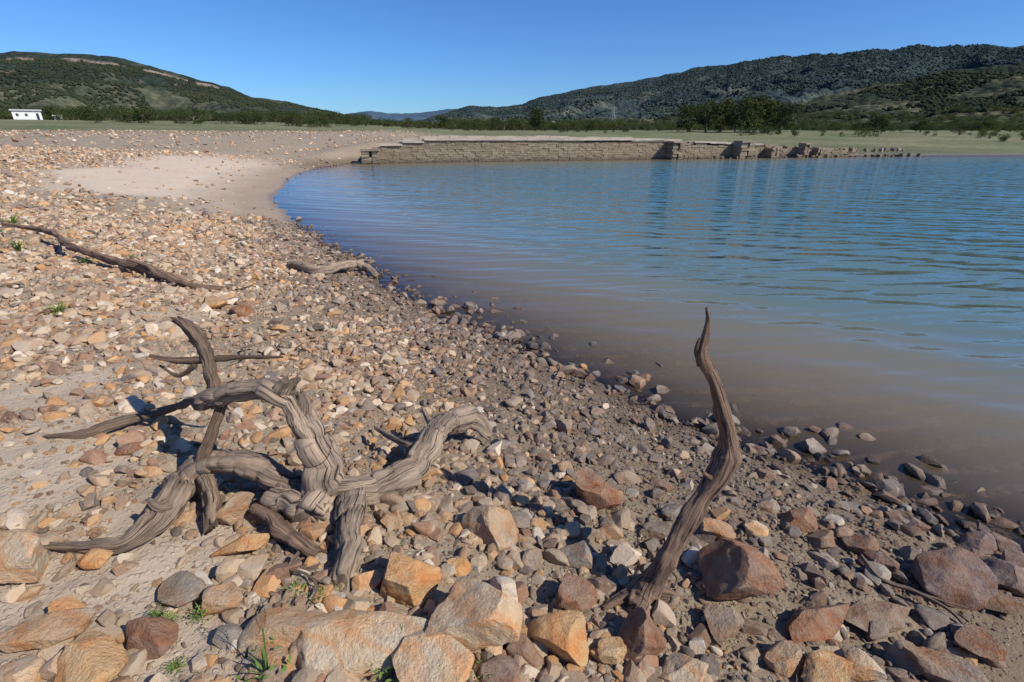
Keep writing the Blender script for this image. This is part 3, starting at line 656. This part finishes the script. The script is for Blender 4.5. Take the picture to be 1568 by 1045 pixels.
# ---------------------------------------------------------------- buildings
def building(px,dist,w,dp,h,rot):
    d=ray(px,200);u=d[:2]/np.linalg.norm(d[:2]);x,y=u*dist;z=float(gz(np.array([x]),np.array([y]))[0])
    e=bpy.data.objects.new('white_farm_building',None);scene.collection.objects.link(e);e.location=(x,y,z+.05);e.rotation_euler=(0,0,rot)
    def bxo(n,x0,x1,y0,y1,z0,z1,m):
        V=[(x0,y0,z0),(x1,y0,z0),(x1,y1,z0),(x0,y1,z0),(x0,y0,z1),(x1,y0,z1),(x1,y1,z1),(x0,y1,z1)]
        o=mk(n,V,[(0,3,2,1),(4,5,6,7),(0,1,5,4),(1,2,6,5),(2,3,7,6),(3,0,4,7)],m,False);o.parent=e
    bxo('walls',-w/2,w/2,-dp/2,dp/2,-1,h,m_white)
    o=mk('roof',[(-w/2-.3,-dp/2-.3,h),(w/2+.3,-dp/2-.3,h),(w/2+.3,dp/2+.3,h),(-w/2-.3,dp/2+.3,h),(-w/2-.3,0,h+.4),(w/2+.3,0,h+.4)],[(0,1,5,4),(2,3,4,5)],m_roofm,False);o.parent=e
    for k in range(int(w/2)): bxo('window_%d'%k,-w/2+.6+k*1.6,-w/2+1.1+k*1.6,-dp/2-.03,-dp/2+.1,h*.4,h*.7,m_glass)
    bxo('door',w/2-1.,w/2-.5,-dp/2-.04,-dp/2+.1,0,h*.75,m_glass)
building(50,175,5.2,3,1.9,.75);building(96,185,1.6,1.5,1.0,.6)
def pylon(px,dist,h):
    d=ray(px,170);u=d[:2]/np.linalg.norm(d[:2]);x,y=u*dist;z=float(hzR(np.array([x]),np.array([y]))[0]);V=[];F=[]
    def bar(a,b,r=.12):
        a=np.array(a,float);b=np.array(b,float);q=(b-a)/np.linalg.norm(b-a);s1=np.cross(q,[.21,.7,.4]);s1/=np.linalg.norm(s1);s2=np.cross(q,s1);o=len(V)
        for c in (a,b):
            for k in range(4): V.append(c+r*(math.cos(k*1.571)*s1+math.sin(k*1.571)*s2))
        for k in range(4): F.append((o+k,o+(k+1)%4,o+4+(k+1)%4,o+4+k))
    def co(t,i): w=2.2*(1-t)+.4*t;return ((w,w),(-w,w),(-w,-w),(w,-w))[i]+(h*t,)
    for i in range(4):
        bar(co(0,i),co(1,i),.16)
        for k in range(6): bar(co(k/6,i),co((k+1)/6,(i+1)%4),.08)
    for t,w in ((.72,4),(.85,3.4),(.97,2.6)): bar((-w,0,h*t),(w,0,h*t),.14)
    ob=mk('power_pylon',np.array(V),np.array(F),m_steel,False);ob.location=(x,y,z)
pylon(940,560,20)
# ---------------------------------------------------------------- light, sky, camera
S=Vector((.90,-.42,0)).normalized();el=math.radians(41);Sv=Vector((S.x*math.cos(el),S.y*math.cos(el),math.sin(el)))
ld=bpy.data.lights.new('sun','SUN');ld.energy=5.0;ld.angle=math.radians(.53);ld.color=(1,.955,.88)
lo=bpy.data.objects.new('sun',ld);scene.collection.objects.link(lo);lo.rotation_euler=(-Sv).to_track_quat('-Z','Y').to_euler()
w=bpy.data.worlds.new('World');scene.world=w;w.use_nodes=True;nt=w.node_tree;nt.nodes.clear()
sk=nd(nt,'ShaderNodeTexSky',{'sky_type':'NISHITA','sun_disc':False,'sun_elevation':el,'sun_rotation':math.atan2(S.x,S.y),'air_density':1.0,'dust_density':.1,'ozone_density':3.,'altitude':300})
skc=mix(nt,1.,sk.outputs[0],(.50,.86,1.40),'MULTIPLY')
bg=nd(nt,'ShaderNodeBackground',None,{'Color':skc,'Strength':.09});nd(nt,'ShaderNodeOutputWorld',None,{'Surface':bg.outputs[0]})
cam=bpy.data.cameras.new('camera');cam.sensor_width=36;cam.lens=740/1568*36;cam.clip_start=.05;cam.clip_end=12000
co=bpy.data.objects.new('camera',cam);scene.collection.objects.link(co);co.location=(0,0,H);co.rotation_euler=(math.pi/2-TH,0,0);scene.camera=co
scene.view_settings.view_transform='Standard';scene.view_settings.look='None';scene.view_settings.exposure=0
